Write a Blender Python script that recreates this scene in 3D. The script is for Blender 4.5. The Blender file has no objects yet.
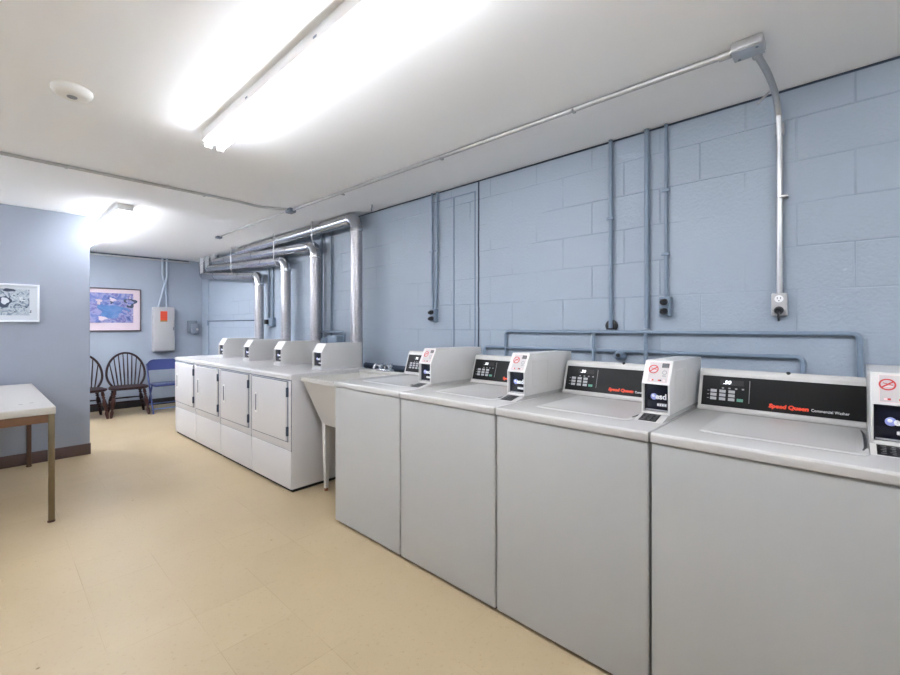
import bpy, bmesh, math, random
from mathutils import Vector, Matrix

random.seed(7)
SC = bpy.context.scene
COL = SC.collection
PI = math.pi

# ------------------------------------------------------------------ camera, world, exposure
cam_d = bpy.data.cameras.new('camera')
cam_d.sensor_width = 36.0
cam_d.lens = 36.0 * 428.95 / 900.0
cam_d.shift_y = -12.5 / 900.0
cam_d.clip_start = 0.02
cam = bpy.data.objects.new('camera', cam_d)
cam.location = (0, 0, 1.28)
cam.rotation_euler = (PI / 2, 0, -math.radians(47.0))
COL.objects.link(cam)
SC.camera = cam

w = bpy.data.worlds.new('world')
SC.world = w
w.use_nodes = True
w.node_tree.nodes['Background'].inputs[0].default_value = (0.9, 0.95, 1.0, 1)
w.node_tree.nodes['Background'].inputs[1].default_value = 0.0

SC.view_settings.view_transform = 'Standard'
SC.view_settings.look = 'None'
SC.view_settings.gamma = 1.0
SC.view_settings.use_curve_mapping = False
SC.view_settings.exposure = 2.1
TUBE = 12.0                                   # brightness of the fluorescent tubes
SC.cycles.max_bounces = 12
SC.cycles.diffuse_bounces = 8
SC.cycles.use_denoising = True

# ------------------------------------------------------------------ materials
def srgb(r, g, b):
    def f(c):
        c /= 255.0
        return c / 12.92 if c <= 0.04045 else ((c + 0.055) / 1.055) ** 2.4
    return (f(r), f(g), f(b), 1.0)

MATS = {}
def mat(name, col, rough=0.5, metal=0.0, bump=None, var=None, coat=0.0, spec=None, emit=None):
    """Principled material; bump=(scale,strength,distance); var=(scale,amount) mottles the colour."""
    m = bpy.data.materials.new(name)
    m.use_nodes = True
    nt = m.node_tree
    b = nt.nodes['Principled BSDF']
    b.inputs['Base Color'].default_value = col
    b.inputs['Roughness'].default_value = rough
    b.inputs['Metallic'].default_value = metal
    b.inputs['Coat Weight'].default_value = coat
    if spec is not None:
        b.inputs['Specular IOR Level'].default_value = spec
    if emit:
        b.inputs['Emission Color'].default_value = emit[0]
        b.inputs['Emission Strength'].default_value = emit[1]
    tc = nt.nodes.new('ShaderNodeTexCoord')
    if var:
        n = nt.nodes.new('ShaderNodeTexNoise')
        n.inputs['Scale'].default_value = var[0]
        n.inputs['Detail'].default_value = 5
        nt.links.new(tc.outputs['Object'], n.inputs['Vector'])
        mx = nt.nodes.new('ShaderNodeMix')
        mx.data_type = 'RGBA'
        k = var[1]
        mx.inputs[6].default_value = tuple(c * (1 - k) for c in col[:3]) + (1,)
        mx.inputs[7].default_value = tuple(min(1, c * (1 + k)) for c in col[:3]) + (1,)
        nt.links.new(n.outputs['Fac'], mx.inputs[0])
        nt.links.new(mx.outputs[2], b.inputs['Base Color'])
    if bump:
        n = nt.nodes.new('ShaderNodeTexNoise')
        n.inputs['Scale'].default_value = bump[0]
        n.inputs['Detail'].default_value = 4
        nt.links.new(tc.outputs['Object'], n.inputs['Vector'])
        bp = nt.nodes.new('ShaderNodeBump')
        bp.inputs['Strength'].default_value = bump[1]
        bp.inputs['Distance'].default_value = bump[2]
        nt.links.new(n.outputs['Fac'], bp.inputs['Height'])
        nt.links.new(bp.outputs['Normal'], b.inputs['Normal'])
    MATS[name] = m
    return m

BLUE = srgb(160, 184, 210)
mat('blue_pipe_light', srgb(172, 183, 196), 0.4)
mat('far_blue_paint', srgb(160, 169, 182), 0.5, bump=(40, .1, .003), var=(2.5, .06))
mat('smooth_blue_paint', srgb(147, 154, 167), 0.55, bump=(60, .05, .002), var=(1.5, .03))
mat('ceiling_paint', srgb(248, 249, 250), 0.8, bump=(90, .12, .003), var=(2, .02))
mat('white_paint', srgb(235, 234, 231), 0.6)
mat('box_enamel_lit', srgb(204, 202, 199), 0.3, bump=(350, .02, .0005))  # lighter than the cabinets, light on the case sides put into the colour
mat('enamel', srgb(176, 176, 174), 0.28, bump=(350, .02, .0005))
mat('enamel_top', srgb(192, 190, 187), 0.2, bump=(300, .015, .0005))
mat('almond_enamel', srgb(204, 202, 202), 0.3, bump=(350, .02, .0005))
mat('toe_gap_shade', srgb(22, 22, 24), 0.8)  # near-black: shade under washers and dryers put into the colour
mat('joint_dark', srgb(58, 70, 86), 0.8)
mat('brown_base', srgb(84, 66, 62), 0.5, var=(6, .15))
mat('black_base', srgb(40, 36, 38), 0.5)
mat('black_panel', srgb(16, 16, 17), 0.3, spec=.3)
mat('black_plastic', srgb(20, 20, 22), 0.45)
mat('navy_panel', srgb(16, 18, 34), 0.2)
mat('orange_ink', srgb(236, 72, 34), 0.5)
mat('red_ink', srgb(188, 52, 50), 0.5)
mat('pink_ink', srgb(232, 196, 196), 0.5)
mat('white_ink', srgb(236, 236, 236), 0.5)
mat('sticker_white', srgb(184, 178, 177), 0.5)
mat('grey_ink', srgb(140, 140, 142), 0.5)
mat('key_grey', srgb(176, 176, 178), 0.4)
mat('green_key', srgb(92, 150, 128), 0.4)
mat('digit_glow', srgb(235, 240, 245), 0.4, emit=((.9, .95, 1, 1), .6))
mat('globe_blue', srgb(150, 160, 220), 0.4)
mat('galvanized', srgb(196, 197, 200), 0.24, 1.0, bump=(12, .2, .006), var=(9, .15))
mat('galvanized_dull', srgb(184, 182, 184), 0.3, .95, bump=(160, .5, .004), var=(70, .3))
mat('conduit_metal', srgb(190, 190, 190), 0.35, .9, var=(20, .12))
mat('chrome', srgb(215, 218, 222), 0.12, 1.0)
mat('blue_pipe_shaded', srgb(122, 138, 154), 0.4, var=(8, .06))  # blue paint darkened to take in the shade below the pipes
mat('grey_box', srgb(120, 128, 140), 0.45, .3, var=(20, .1))
mat('panel_grey', srgb(178, 177, 178), 0.45, var=(8, .04))
mat('sticker_orange', srgb(218, 74, 40), 0.6)
mat('sticker_yellow', srgb(150, 120, 60), 0.6)
mat('laminate_white', srgb(182, 179, 175), 0.35, var=(4, .03))
mat('laminate_edge', srgb(200, 196, 188), 0.4)
mat('apron_wood', srgb(122, 88, 62), 0.5, var=(18, .2))
mat('bronze_metal', srgb(132, 118, 92), 0.35, .75, var=(14, .2))
mat('foot_shaded_leg_metal', srgb(86, 64, 52), 0.45, .3)  # table feet, and the far legs with their shade in the colour
mat('dark_wood', srgb(40, 20, 21), 0.5, var=(22, .3), spec=.3)
mat('turned_wood', srgb(62, 33, 27), 0.45, var=(30, .3), spec=.35)
mat('blue_steel', srgb(56, 66, 116), 0.25, .1, var=(8, .08))
mat('blue_steel_light', srgb(110, 130, 176), 0.35, .1)
mat('white_frame', srgb(226, 230, 236), 0.45)
mat('mat_board', srgb(200, 206, 212), 0.8)
mat('pink_board', srgb(206, 190, 196), 0.8)
mat('thin_frame', srgb(92, 80, 84), 0.4)
mat('tub_plastic', srgb(196, 193, 187), 0.4, var=(6, .03))
mat('rust', srgb(120, 72, 44), 0.8)
mat('smoke_white', srgb(228, 226, 220), 0.5)
LAMP = (.93, .968, 1.055, 1)
mat('tube_light', (1, 1, 1, 1), 0.4, emit=(LAMP, TUBE * .78))
mat('tube_light_far', (1, 1, 1, 1), 0.4, emit=(LAMP, TUBE * 1.08))
mat('tube_light_fill', (1, 1, 1, 1), 0.4, emit=(LAMP, TUBE * 1.65))  # stronger emission for the added fixtures out of view

def wall_block_material():
    m = bpy.data.materials.new('painted_block')
    m.use_nodes = True
    nt = m.node_tree
    b = nt.nodes['Principled BSDF']
    b.inputs['Roughness'].default_value = .48
    tc = nt.nodes.new('ShaderNodeTexCoord')
    sp = nt.nodes.new('ShaderNodeSeparateXYZ')
    nt.links.new(tc.outputs['Object'], sp.inputs[0])
    cb = nt.nodes.new('ShaderNodeCombineXYZ')
    ay = nt.nodes.new('ShaderNodeMath'); ay.operation = 'ADD'; ay.inputs[1].default_value = 0.017 + 38.7
    az = nt.nodes.new('ShaderNodeMath'); az.operation = 'ADD'; az.inputs[1].default_value = -0.075 + 3.9
    nt.links.new(sp.outputs['Y'], ay.inputs[0]); nt.links.new(sp.outputs['Z'], az.inputs[0])
    nt.links.new(ay.outputs[0], cb.inputs['X']); nt.links.new(az.outputs[0], cb.inputs['Y'])
    br = nt.nodes.new('ShaderNodeTexBrick')
    br.offset = .5
    br.inputs['Scale'].default_value = 1.0
    br.inputs['Brick Width'].default_value = .387
    br.inputs['Row Height'].default_value = .195
    br.inputs['Mortar Size'].default_value = .004
    br.inputs['Mortar Smooth'].default_value = .35
    wob = nt.nodes.new('ShaderNodeTexNoise'); wob.inputs['Scale'].default_value = 5
    nt.links.new(cb.outputs[0], wob.inputs['Vector'])
    wb = nt.nodes.new('ShaderNodeVectorMath'); wb.operation = 'SUBTRACT'; wb.inputs[1].default_value = (.5, .5, .5)
    nt.links.new(wob.outputs['Color'], wb.inputs[0])
    wm = nt.nodes.new('ShaderNodeVectorMath'); wm.operation = 'MULTIPLY_ADD'; wm.inputs[1].default_value = (.008, .008, 0)
    nt.links.new(wb.outputs[0], wm.inputs[0]); nt.links.new(cb.outputs[0], wm.inputs[2])
    nt.links.new(wm.outputs[0], br.inputs['Vector'])
    # how thickly the paint fills a joint changes along the wall
    fill = nt.nodes.new('ShaderNodeTexNoise'); fill.inputs['Scale'].default_value = 2.2; fill.inputs['Detail'].default_value = 2
    nt.links.new(tc.outputs['Object'], fill.inputs['Vector'])
    fr = nt.nodes.new('ShaderNodeMapRange'); fr.inputs[1].default_value = .40; fr.inputs[2].default_value = .62
    nt.links.new(fill.outputs['Fac'], fr.inputs[0])
    jm = nt.nodes.new('ShaderNodeMath'); jm.operation = 'MULTIPLY'
    nt.links.new(br.outputs['Fac'], jm.inputs[0]); nt.links.new(fr.outputs[0], jm.inputs[1])
    n1 = nt.nodes.new('ShaderNodeTexNoise'); n1.inputs['Scale'].default_value = 75; n1.inputs['Detail'].default_value = 6
    nt.links.new(tc.outputs['Object'], n1.inputs['Vector'])
    h = nt.nodes.new('ShaderNodeMath'); h.operation = 'MULTIPLY_ADD'
    h.inputs[1].default_value = -1.0
    sc = nt.nodes.new('ShaderNodeMath'); sc.operation = 'MULTIPLY'; sc.inputs[1].default_value = .45
    nt.links.new(n1.outputs['Fac'], sc.inputs[0])
    nt.links.new(jm.outputs[0], h.inputs[0]); nt.links.new(sc.outputs[0], h.inputs[2])
    bp = nt.nodes.new('ShaderNodeBump'); bp.inputs['Strength'].default_value = .8; bp.inputs['Distance'].default_value = .007
    nt.links.new(h.outputs[0], bp.inputs['Height'])
    nt.links.new(bp.outputs['Normal'], b.inputs['Normal'])
    n2 = nt.nodes.new('ShaderNodeTexNoise'); n2.inputs['Scale'].default_value = 1.4; n2.inputs['Detail'].default_value = 4
    nt.links.new(tc.outputs['Object'], n2.inputs['Vector'])
    c = nt.nodes.new('ShaderNodeMix'); c.data_type = 'RGBA'
    c.inputs[6].default_value = srgb(147, 158, 171); c.inputs[7].default_value = srgb(158, 170, 182)
    nt.links.new(n2.outputs['Fac'], c.inputs[0])
    d = nt.nodes.new('ShaderNodeMix'); d.data_type = 'RGBA'; d.blend_type = 'MULTIPLY'
    d.inputs[7].default_value = (.84, .86, .88, 1)
    nt.links.new(jm.outputs[0], d.inputs[0]); nt.links.new(c.outputs[2], d.inputs[6])
    nt.links.new(d.outputs[2], b.inputs['Base Color'])
    MATS['painted_block'] = m
wall_block_material()

def floor_material():
    m = bpy.data.materials.new('vinyl_tile')
    m.use_nodes = True
    nt = m.node_tree
    b = nt.nodes['Principled BSDF']
    tc = nt.nodes.new('ShaderNodeTexCoord')
    mp = nt.nodes.new('ShaderNodeMapping')
    mp.inputs['Location'].default_value = (30.5 - .005, 30.5 + .03, 0)
    nt.links.new(tc.outputs['Object'], mp.inputs['Vector'])
    br = nt.nodes.new('ShaderNodeTexBrick')
    br.offset = 0.0
    br.inputs['Scale'].default_value = 1.0
    br.inputs['Brick Width'].default_value = .305
    br.inputs['Row Height'].default_value = .305
    br.inputs['Mortar Size'].default_value = .0011
    br.inputs['Mortar Smooth'].default_value = .2
    br.inputs['Color1'].default_value = srgb(181, 163, 132)
    br.inputs['Color2'].default_value = srgb(175, 157, 126)
    br.inputs['Mortar'].default_value = srgb(150, 130, 98)
    nt.links.new(mp.outputs[0], br.inputs['Vector'])
    # tight and open seams
    fl = nt.nodes.new('ShaderNodeTexNoise'); fl.inputs['Scale'].default_value = 2.0; fl.inputs['Detail'].default_value = 2
    nt.links.new(tc.outputs['Object'], fl.inputs['Vector'])
    fr = nt.nodes.new('ShaderNodeMapRange'); fr.inputs[1].default_value = .45; fr.inputs[2].default_value = .65
    nt.links.new(fl.outputs['Fac'], fr.inputs[0])
    base = nt.nodes.new('ShaderNodeRGB'); base.outputs[0].default_value = srgb(178, 160, 129)
    mx = nt.nodes.new('ShaderNodeMix'); mx.data_type = 'RGBA'
    nt.links.new(fr.outputs[0], mx.inputs[0])
    nt.links.new(base.outputs[0], mx.inputs[6]); nt.links.new(br.outputs['Color'], mx.inputs[7])
    # chips and fine streaks
    s1 = nt.nodes.new('ShaderNodeTexNoise'); s1.inputs['Scale'].default_value = 55; s1.inputs['Detail'].default_value = 8; s1.inputs['Roughness'].default_value = .7
    nt.links.new(tc.outputs['Object'], s1.inputs['Vector'])
    r1 = nt.nodes.new('ShaderNodeMapRange'); r1.inputs[1].default_value = .58; r1.inputs[2].default_value = .75
    nt.links.new(s1.outputs['Fac'], r1.inputs[0])
    m1 = nt.nodes.new('ShaderNodeMix'); m1.data_type = 'RGBA'; m1.blend_type = 'MULTIPLY'
    m1.inputs[7].default_value = (.66, .6, .52, 1)
    nt.links.new(r1.outputs[0], m1.inputs[0]); nt.links.new(mx.outputs[2], m1.inputs[6])
    # dark specks of grit
    v = nt.nodes.new('ShaderNodeTexVoronoi'); v.inputs['Scale'].default_value = 7.0
    nt.links.new(tc.outputs['Object'], v.inputs['Vector'])
    r2 = nt.nodes.new('ShaderNodeMapRange'); r2.inputs[1].default_value = .055; r2.inputs[2].default_value = .03
    nt.links.new(v.outputs['Distance'], r2.inputs[0])
    pk = nt.nodes.new('ShaderNodeSeparateColor'); nt.links.new(v.outputs['Color'], pk.inputs[0])
    gt = nt.nodes.new('ShaderNodeMath'); gt.operation = 'GREATER_THAN'; gt.inputs[1].default_value = .72
    nt.links.new(pk.outputs[0], gt.inputs[0])
    mm = nt.nodes.new('ShaderNodeMath'); mm.operation = 'MULTIPLY'
    nt.links.new(r2.outputs[0], mm.inputs[0]); nt.links.new(gt.outputs[0], mm.inputs[1])
    m2 = nt.nodes.new('ShaderNodeMix'); m2.data_type = 'RGBA'; m2.blend_type = 'MULTIPLY'
    m2.inputs[7].default_value = (.45, .39, .32, 1)
    nt.links.new(mm.outputs[0], m2.inputs[0]); nt.links.new(m1.outputs[2], m2.inputs[6])
    # broad wear
    n3 = nt.nodes.new('ShaderNodeTexNoise'); n3.inputs['Scale'].default_value = 1.1; n3.inputs['Detail'].default_value = 6
    nt.links.new(tc.outputs['Object'], n3.inputs['Vector'])
    m3 = nt.nodes.new('ShaderNodeMix'); m3.data_type = 'RGBA'; m3.blend_type = 'MULTIPLY'
    m3.inputs[7].default_value = (.88, .86, .82, 1)
    nt.links.new(n3.outputs['Fac'], m3.inputs[0]); nt.links.new(m2.outputs[2], m3.inputs[6])
    nt.links.new(m3.outputs[2], b.inputs['Base Color'])
    r3 = nt.nodes.new('ShaderNodeMapRange'); r3.inputs[3].default_value = .32; r3.inputs[4].default_value = .55
    nt.links.new(n3.outputs['Fac'], r3.inputs[0]); nt.links.new(r3.outputs[0], b.inputs['Roughness'])
    bp = nt.nodes.new('ShaderNodeBump'); bp.inputs['Strength'].default_value = .12; bp.inputs['Distance'].default_value = .004
    nt.links.new(s1.outputs['Fac'], bp.inputs['Height']); nt.links.new(bp.outputs['Normal'], b.inputs['Normal'])
    MATS['vinyl_tile'] = m
floor_material()

def art_material(name, cols, scale, seed, rough=.6, dist=1.5):
    """Loose abstract print: warped noise through a colour ramp."""
    m = bpy.data.materials.new(name)
    m.use_nodes = True
    nt = m.node_tree
    b = nt.nodes['Principled BSDF']
    b.inputs['Roughness'].default_value = rough
    tc = nt.nodes.new('ShaderNodeTexCoord')
    mp = nt.nodes.new('ShaderNodeMapping'); mp.inputs['Location'].default_value = (seed, seed * .7, seed * .3)
    nt.links.new(tc.outputs['Object'], mp.inputs['Vector'])
    n = nt.nodes.new('ShaderNodeTexNoise'); n.inputs['Scale'].default_value = scale
    n.inputs['Detail'].default_value = 6; n.inputs['Distortion'].default_value = dist
    nt.links.new(mp.outputs[0], n.inputs['Vector'])
    rp = nt.nodes.new('ShaderNodeValToRGB')
    e = rp.color_ramp.elements
    e[0].position, e[0].color = cols[0]
    e[1].position, e[1].color = cols[-1]
    for p, c in cols[1:-1]:
        k = e.new(p); k.color = c
    nt.links.new(n.outputs['Fac'], rp.inputs[0])
    nt.links.new(rp.outputs[0], b.inputs['Base Color'])
    MATS[name] = m
art_material('print_grey', [(.3, srgb(70, 84, 104)), (.42, srgb(130, 144, 160)), (.5, srgb(186, 194, 202)), (.58, srgb(150, 164, 178)), (.7, srgb(206, 212, 216))], 16, 3.1)
art_material('print_violet', [(.3, srgb(62, 72, 130)), (.42, srgb(100, 116, 172)), (.52, srgb(150, 148, 186)), (.62, srgb(92, 92, 150)), (.72, srgb(196, 184, 204))], 7, 5.3)
art_material('print_pool', [(.3, srgb(70, 104, 162)), (.5, srgb(82, 124, 176)), (.7, srgb(108, 132, 180))], 6, 2.0)
art_material('print_ink', [(.35, srgb(44, 56, 76)), (.7, srgb(70, 84, 104))], 12, 1.0)

# ------------------------------------------------------------------ mesh building
class MB:
    """Collects shapes into ONE mesh; every shape may take its own material."""
    def __init__(self):
        self.v, self.f, self.m, self.mats = [], [], [], []

    def _mi(self, name):
        if name not in self.mats:
            self.mats.append(name)
        return self.mats.index(name)

    def add_bm(self, bm, m, M=None):
        k = self._mi(m)
        off = len(self.v)
        bm.verts.index_update()
        for v in bm.verts:
            self.v.append((M @ v.co) if M else v.co.copy())
        for f in bm.faces:
            self.f.append([off + v.index for v in f.verts]); self.m.append(k)
        bm.free()
        return self

    def box(self, x0, x1, y0, y1, z0, z1, m, bev=0.0, seg=2, M=None):
        bm = bmesh.new()
        bmesh.ops.create_cube(bm, size=1.0)
        for v in bm.verts:
            v.co = Vector(((x0 + x1) / 2 + v.co.x * (x1 - x0), (y0 + y1) / 2 + v.co.y * (y1 - y0), (z0 + z1) / 2 + v.co.z * (z1 - z0)))
        if bev:
            bmesh.ops.bevel(bm, geom=bm.edges[:], offset=bev, segments=seg, profile=.5, affect='EDGES')
        return self.add_bm(bm, m, M)

    def prism(self, pts, axis, a0, a1, m, bev=0.0, M=None, seg=2):
        """Outline pts extruded along axis ('x': pts are (y,z); 'y': (x,z); 'z': (x,y))."""
        def P(p, a):
            return {'x': Vector((a, p[0], p[1])), 'y': Vector((p[0], a, p[1])), 'z': Vector((p[0], p[1], a))}[axis]
        bm = bmesh.new()
        A = [bm.verts.new(P(p, a0)) for p in pts]
        B = [bm.verts.new(P(p, a1)) for p in pts]
        n = len(pts)
        bm.faces.new(A); bm.faces.new(B[::-1])
        for i in range(n):
            bm.faces.new((A[i], B[i], B[(i + 1) % n], A[(i + 1) % n]))
        bmesh.ops.recalc_face_normals(bm, faces=bm.faces[:])
        if bev:
            bmesh.ops.bevel(bm, geom=bm.edges[:], offset=bev, segments=seg, profile=.5, affect='EDGES')
        return self.add_bm(bm, m, M)

    def rings(self, rings, m, closed_u=True, cap=True):
        """Loft through rings of points."""
        k = self._mi(m)
        off = len(self.v)
        n = len(rings[0])
        for r in rings:
            self.v += [Vector(p) for p in r]
        for i in range(len(rings) - 1):
            for j in range(n if closed_u else n - 1):
                a = off + i * n + j; b = off + i * n + (j + 1) % n
                self.f.append([a, b, b + n, a + n]); self.m.append(k)
        if cap:
            self.f.append([off + j for j in range(n)][::-1]); self.m.append(k)
            self.f.append([off + (len(rings) - 1) * n + j for j in range(n)]); self.m.append(k)
        return self

    def tube(self, pts, r, m, n=12, cap=True):
        """Round tube along a path; r a number or one radius per point."""
        pts = [Vector(p) for p in pts]
        rs = r if isinstance(r, (list, tuple)) else [r] * len(pts)
        t0 = (pts[1] - pts[0]).normalized()
        ref = Vector((0, 0, 1)) if abs(t0.z) < .9 else Vector((1, 0, 0))
        u = t0.cross(ref).normalized()
        out = []
        for i, p in enumerate(pts):
            if i == 0: t = t0
            elif i == len(pts) - 1: t = (pts[i] - pts[i - 1]).normalized()
            else: t = ((pts[i + 1] - p).normalized() + (p - pts[i - 1]).normalized()).normalized()
            u = (u - t * u.dot(t)).normalized()
            v = t.cross(u)
            out.append([p + (u * math.cos(2 * PI * j / n) + v * math.sin(2 * PI * j / n)) * rs[i] for j in range(n)])
        return self.rings(out, m, cap=cap)

    def cyl(self, a, b, r, m, n=16, r2=None):
        return self.tube([a, b], [r, r2 if r2 is not None else r], m, n)

    def lathe(self, a, b, prof, m, n=16):
        """Turned shape from a to b; prof = [(fraction, radius)]."""
        a, b = Vector(a), Vector(b)
        return self.tube([a + (b - a) * t for t, _ in prof], [r for _, r in prof], m, n)

    def annulus(self, r0, r1, th, m, M, n=32):
        R = []
        for (r, z) in ((r0, 0), (r1, 0), (r1, th), (r0, th), (r0, 0)):
            R.append([M @ Vector((r * math.cos(2 * PI * j / n), r * math.sin(2 * PI * j / n), z)) for j in range(n)])
        return self.rings(R, m, cap=False)

    def text(self, s, size, m, M, shear=0.0, ext=.0004, bold=0.0, sx=1.0, align='LEFT'):
        cu = bpy.data.curves.new('lettering', 'FONT')
        cu.body = s; cu.size = size; cu.shear = shear; cu.extrude = ext; cu.offset = bold
        cu.align_x = align; cu.resolution_u = 3
        o = bpy.data.objects.new('lettering', cu)
        COL.objects.link(o)
        bpy.context.view_layer.update()
        me = bpy.data.meshes.new_from_object(o.evaluated_get(bpy.context.evaluated_depsgraph_get()))
        k = self._mi(m)
        off = len(self.v)
        for v in me.vertices:
            self.v.append(M @ Vector((v.co.x * sx, v.co.y, v.co.z)))
        for p in me.polygons:
            self.f.append([off + i for i in p.vertices]); self.m.append(k)
        bpy.data.objects.remove(o); bpy.data.curves.remove(cu); bpy.data.meshes.remove(me)
        return self

    def build(self, name, parent=None, loc=(0, 0, 0), smooth=40, fix=True):
        me = bpy.data.meshes.new(name)
        me.from_pydata([tuple(v) for v in self.v], [], self.f)
        for q in self.mats:
            me.materials.append(MATS[q])
        me.polygons.foreach_set('material_index', self.m)
        me.update()
        if fix:
            bm = bmesh.new(); bm.from_mesh(me)
            bmesh.ops.recalc_face_normals(bm, faces=bm.faces[:])
            bm.to_mesh(me); bm.free()
        if smooth:
            me.polygons.foreach_set('use_smooth', [True] * len(me.polygons))
            me.set_sharp_from_angle(angle=math.radians(smooth))
        o = bpy.data.objects.new(name, me)
        o.location = loc
        COL.objects.link(o)
        if parent:
            o.parent = parent
        return o

def tag(o, label, cat, group=None):
    o['label'] = label; o['category'] = cat
    if group: o['group'] = group
    return o

def thing(name, label, cat, loc=(0, 0, 0), rz=0.0, group=None):
    o = bpy.data.objects.new(name, None)
    o.empty_display_size = .1
    o.location = loc; o.rotation_euler = (0, 0, rz)
    COL.objects.link(o)
    return tag(o, label, cat, group)

def structure(o):
    o['kind'] = 'structure'
    return o

def copy_tree(o, parent=None):
    c = o.copy(); COL.objects.link(c)
    if parent: c.parent = parent
    for ch in list(o.children):
        copy_tree(ch, c)
    return c

def arc(c, r, a0, a1, n, ax, ay):
    c, ax, ay = Vector(c), Vector(ax), Vector(ay)
    return [c + ax * (r * math.cos(a0 + (a1 - a0) * i / n)) + ay * (r * math.sin(a0 + (a1 - a0) * i / n)) for i in range(n + 1)]

def fillet(pts, r, n=6):
    """Round the corners of a polyline."""
    pts = [Vector(p) for p in pts]
    out = [pts[0]]
    for i in range(1, len(pts) - 1):
        a, p, b = pts[i - 1], pts[i], pts[i + 1]
        d0, d1 = (a - p).normalized(), (b - p).normalized()
        q0, q1 = p + d0 * r, p + d1 * r
        for k in range(n + 1):
            t = k / n
            out.append(q0 * (1 - t) ** 2 + p * 2 * t * (1 - t) + q1 * t * t)
    out.append(pts[-1])
    return out

# ------------------------------------------------------------------ the room
HC, XW, YF = 2.36, 2.49, 8.15          # ceiling height, right wall, far wall
XL, YB = -2.6, -3.4                    # unseen left wall and wall behind the camera
structure(MB().box(XL - .1, XW + .1, YB - .1, YF + .1, -.1, 0, 'vinyl_tile').build('floor', smooth=0))
structure(MB().box(XL - .1, XW + .1, YB - .1, YF + .1, HC, HC + .1, 'ceiling_paint').build('ceiling', smooth=0))
structure(MB().box(XW, XW + .1, YB - .1, YF + .1, 0, HC, 'painted_block').build('wall_right', smooth=0))
structure(MB().box(XL - .1, XL, YB - .1, YF + .1, 0, HC, 'smooth_blue_paint').build('wall_left', smooth=0))
structure(MB().box(XL, XW, YF, YF + .1, 0, HC, 'far_blue_paint').build('wall_far', smooth=0))
structure(MB().box(XL, XW, YB - .1, YB, 0, HC, 'smooth_blue_paint').build('wall_back', smooth=0))
structure(MB().box(XL, .677, 5.52, 5.67, 0, HC, 'smooth_blue_paint', .004).build('wall_partition', smooth=0))
structure(MB().box(XL, .683, 5.512, 5.5195, 0, .108, 'brown_base', .002).box(.6775, .683, 5.512, 5.676, 0, .108, 'brown_base', .002).build('baseboard_partition'))
structure(MB().box(XL, XW - .012, YF - .01, YF - .0005, 0, .1, 'black_base', .002).build('baseboard_far'))
structure(MB().box(XW - .01, XW - .0005, YB, YF, 0, .1, 'black_base', .002).build('baseboard_right'))
# dark strip painting the shadow gap along the top of the block wall, and the flush-filled old opening
structure(MB().box(XW - .004, XW - .0002, YB, YF, HC - .010, HC - .001, 'joint_dark').build('shadow_gap_strip', smooth=0))
tr = MB()
for k in range(12):
    z0 = .1 + k * .188
    o_ = random.uniform(-.002, .002)
    tr.box(XW - .005, XW - .0002, 2.025 + o_, 2.034 + o_, z0, z0 + .188, 'joint_dark')
structure(tr.build('trim_2', smooth=0))
structure(MB().box(XW - .004, XW - .0002, 2.06, 2.068, .1, 2.28, 'blue_pipe_shaded').box(XW - .004, XW - .0002, 2.275, 2.285, .1, 2.28, 'blue_pipe_shaded')
          .box(XW - .004, XW - .0002, 2.06, 2.5, 2.28, 2.288, 'blue_pipe_shaded').build('trim_3', smooth=0))
structure(MB().box(XW - .012, XW - .0002, 5.6, 7.82, 1.338, 1.350, 'joint_dark', .003)
          .box(XW - .03, XW - .0002, 7.8, 7.84, 1.27, 1.36, 'blue_pipe_shaded', .006).build('trim_4'))
structure(MB().box(XW - .02, XW - .0002, 7.80, 7.86, .1, HC - .01, 'painted_block', .003).build('trim_5'))

# ------------------------------------------------------------------ fluorescent fixtures
def make_fixture(y0, y1, x, label, tm='tube_light'):
    L = y1 - y0
    r = thing('ceiling_light', label, 'ceiling light', (x, y0, HC), 0, 'fluorescent strip lights')
    MB().prism([(-.058, 0), (-.058, -.05), (-.045, -.058), (.045, -.058), (.058, -.05), (.058, 0)], 'y', 0, L, 'white_paint', .002).build('housing', r)
    for s in (0, L):
        sg = 1 if s == 0 else -1
        for sx in (-.031, .031):
            MB().box(sx - .013, sx + .013, s + sg * .016, s + sg * .026, -.090, -.05, 'white_paint', .005).build('lamp_holder', r)
    for sx in (-.031, .031):
        MB().tube([(sx, .012, -.0735), (sx, L - .012, -.0735)], .0155, tm, 16).build('fluorescent_tube', r)
    for t in (.25, .5, .75):
        MB().box(-.0595, -.0575, L * t - .012, L * t + .012, -.038, -.03, 'grey_box').build('housing_clip', r)
    return r
make_fixture(.20, 2.64, .862, 'long twin-tube fluorescent strip light on the ceiling over the open floor, the largest in view')
make_fixture(4.73, 7.17, .825, 'fluorescent strip light at the far end of the room, half hidden by the partition', 'tube_light_far')
make_fixture(-3.0, -.56, .862, 'added fluorescent fill light on the ceiling behind the camera, unseen', 'tube_light_far')  # added fixture, unseen; lifts the brightness of the near room
make_fixture(5.75, 8.05, -.25, 'added fluorescent fill light in the alcove behind the partition wall, unseen', 'tube_light_fill')  # extra hidden fixture put in to brighten the far end
make_fixture(2.5, 4.94, -1.5, 'added fluorescent fill light over the left end of the table, out of frame', 'tube_light_fill')  # another added fixture, to light the table and partition

# ------------------------------------------------------------------ smoke detector
r = thing('smoke_detector', 'round white smoke detector on the ceiling left of the long light', 'smoke detector', (.257, 2.61, HC))
MB().lathe((0, 0, 0), (0, 0, -.034), [(0, .074), (.3, .075), (.55, .072), (.8, .064), (1, .05)], 'smoke_white', 32).build('body', r)
MB().lathe((0, 0, -.033), (0, 0, -.037), [(0, .02), (1, .018)], 'grey_ink', 20).build('test_button', r)

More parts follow.
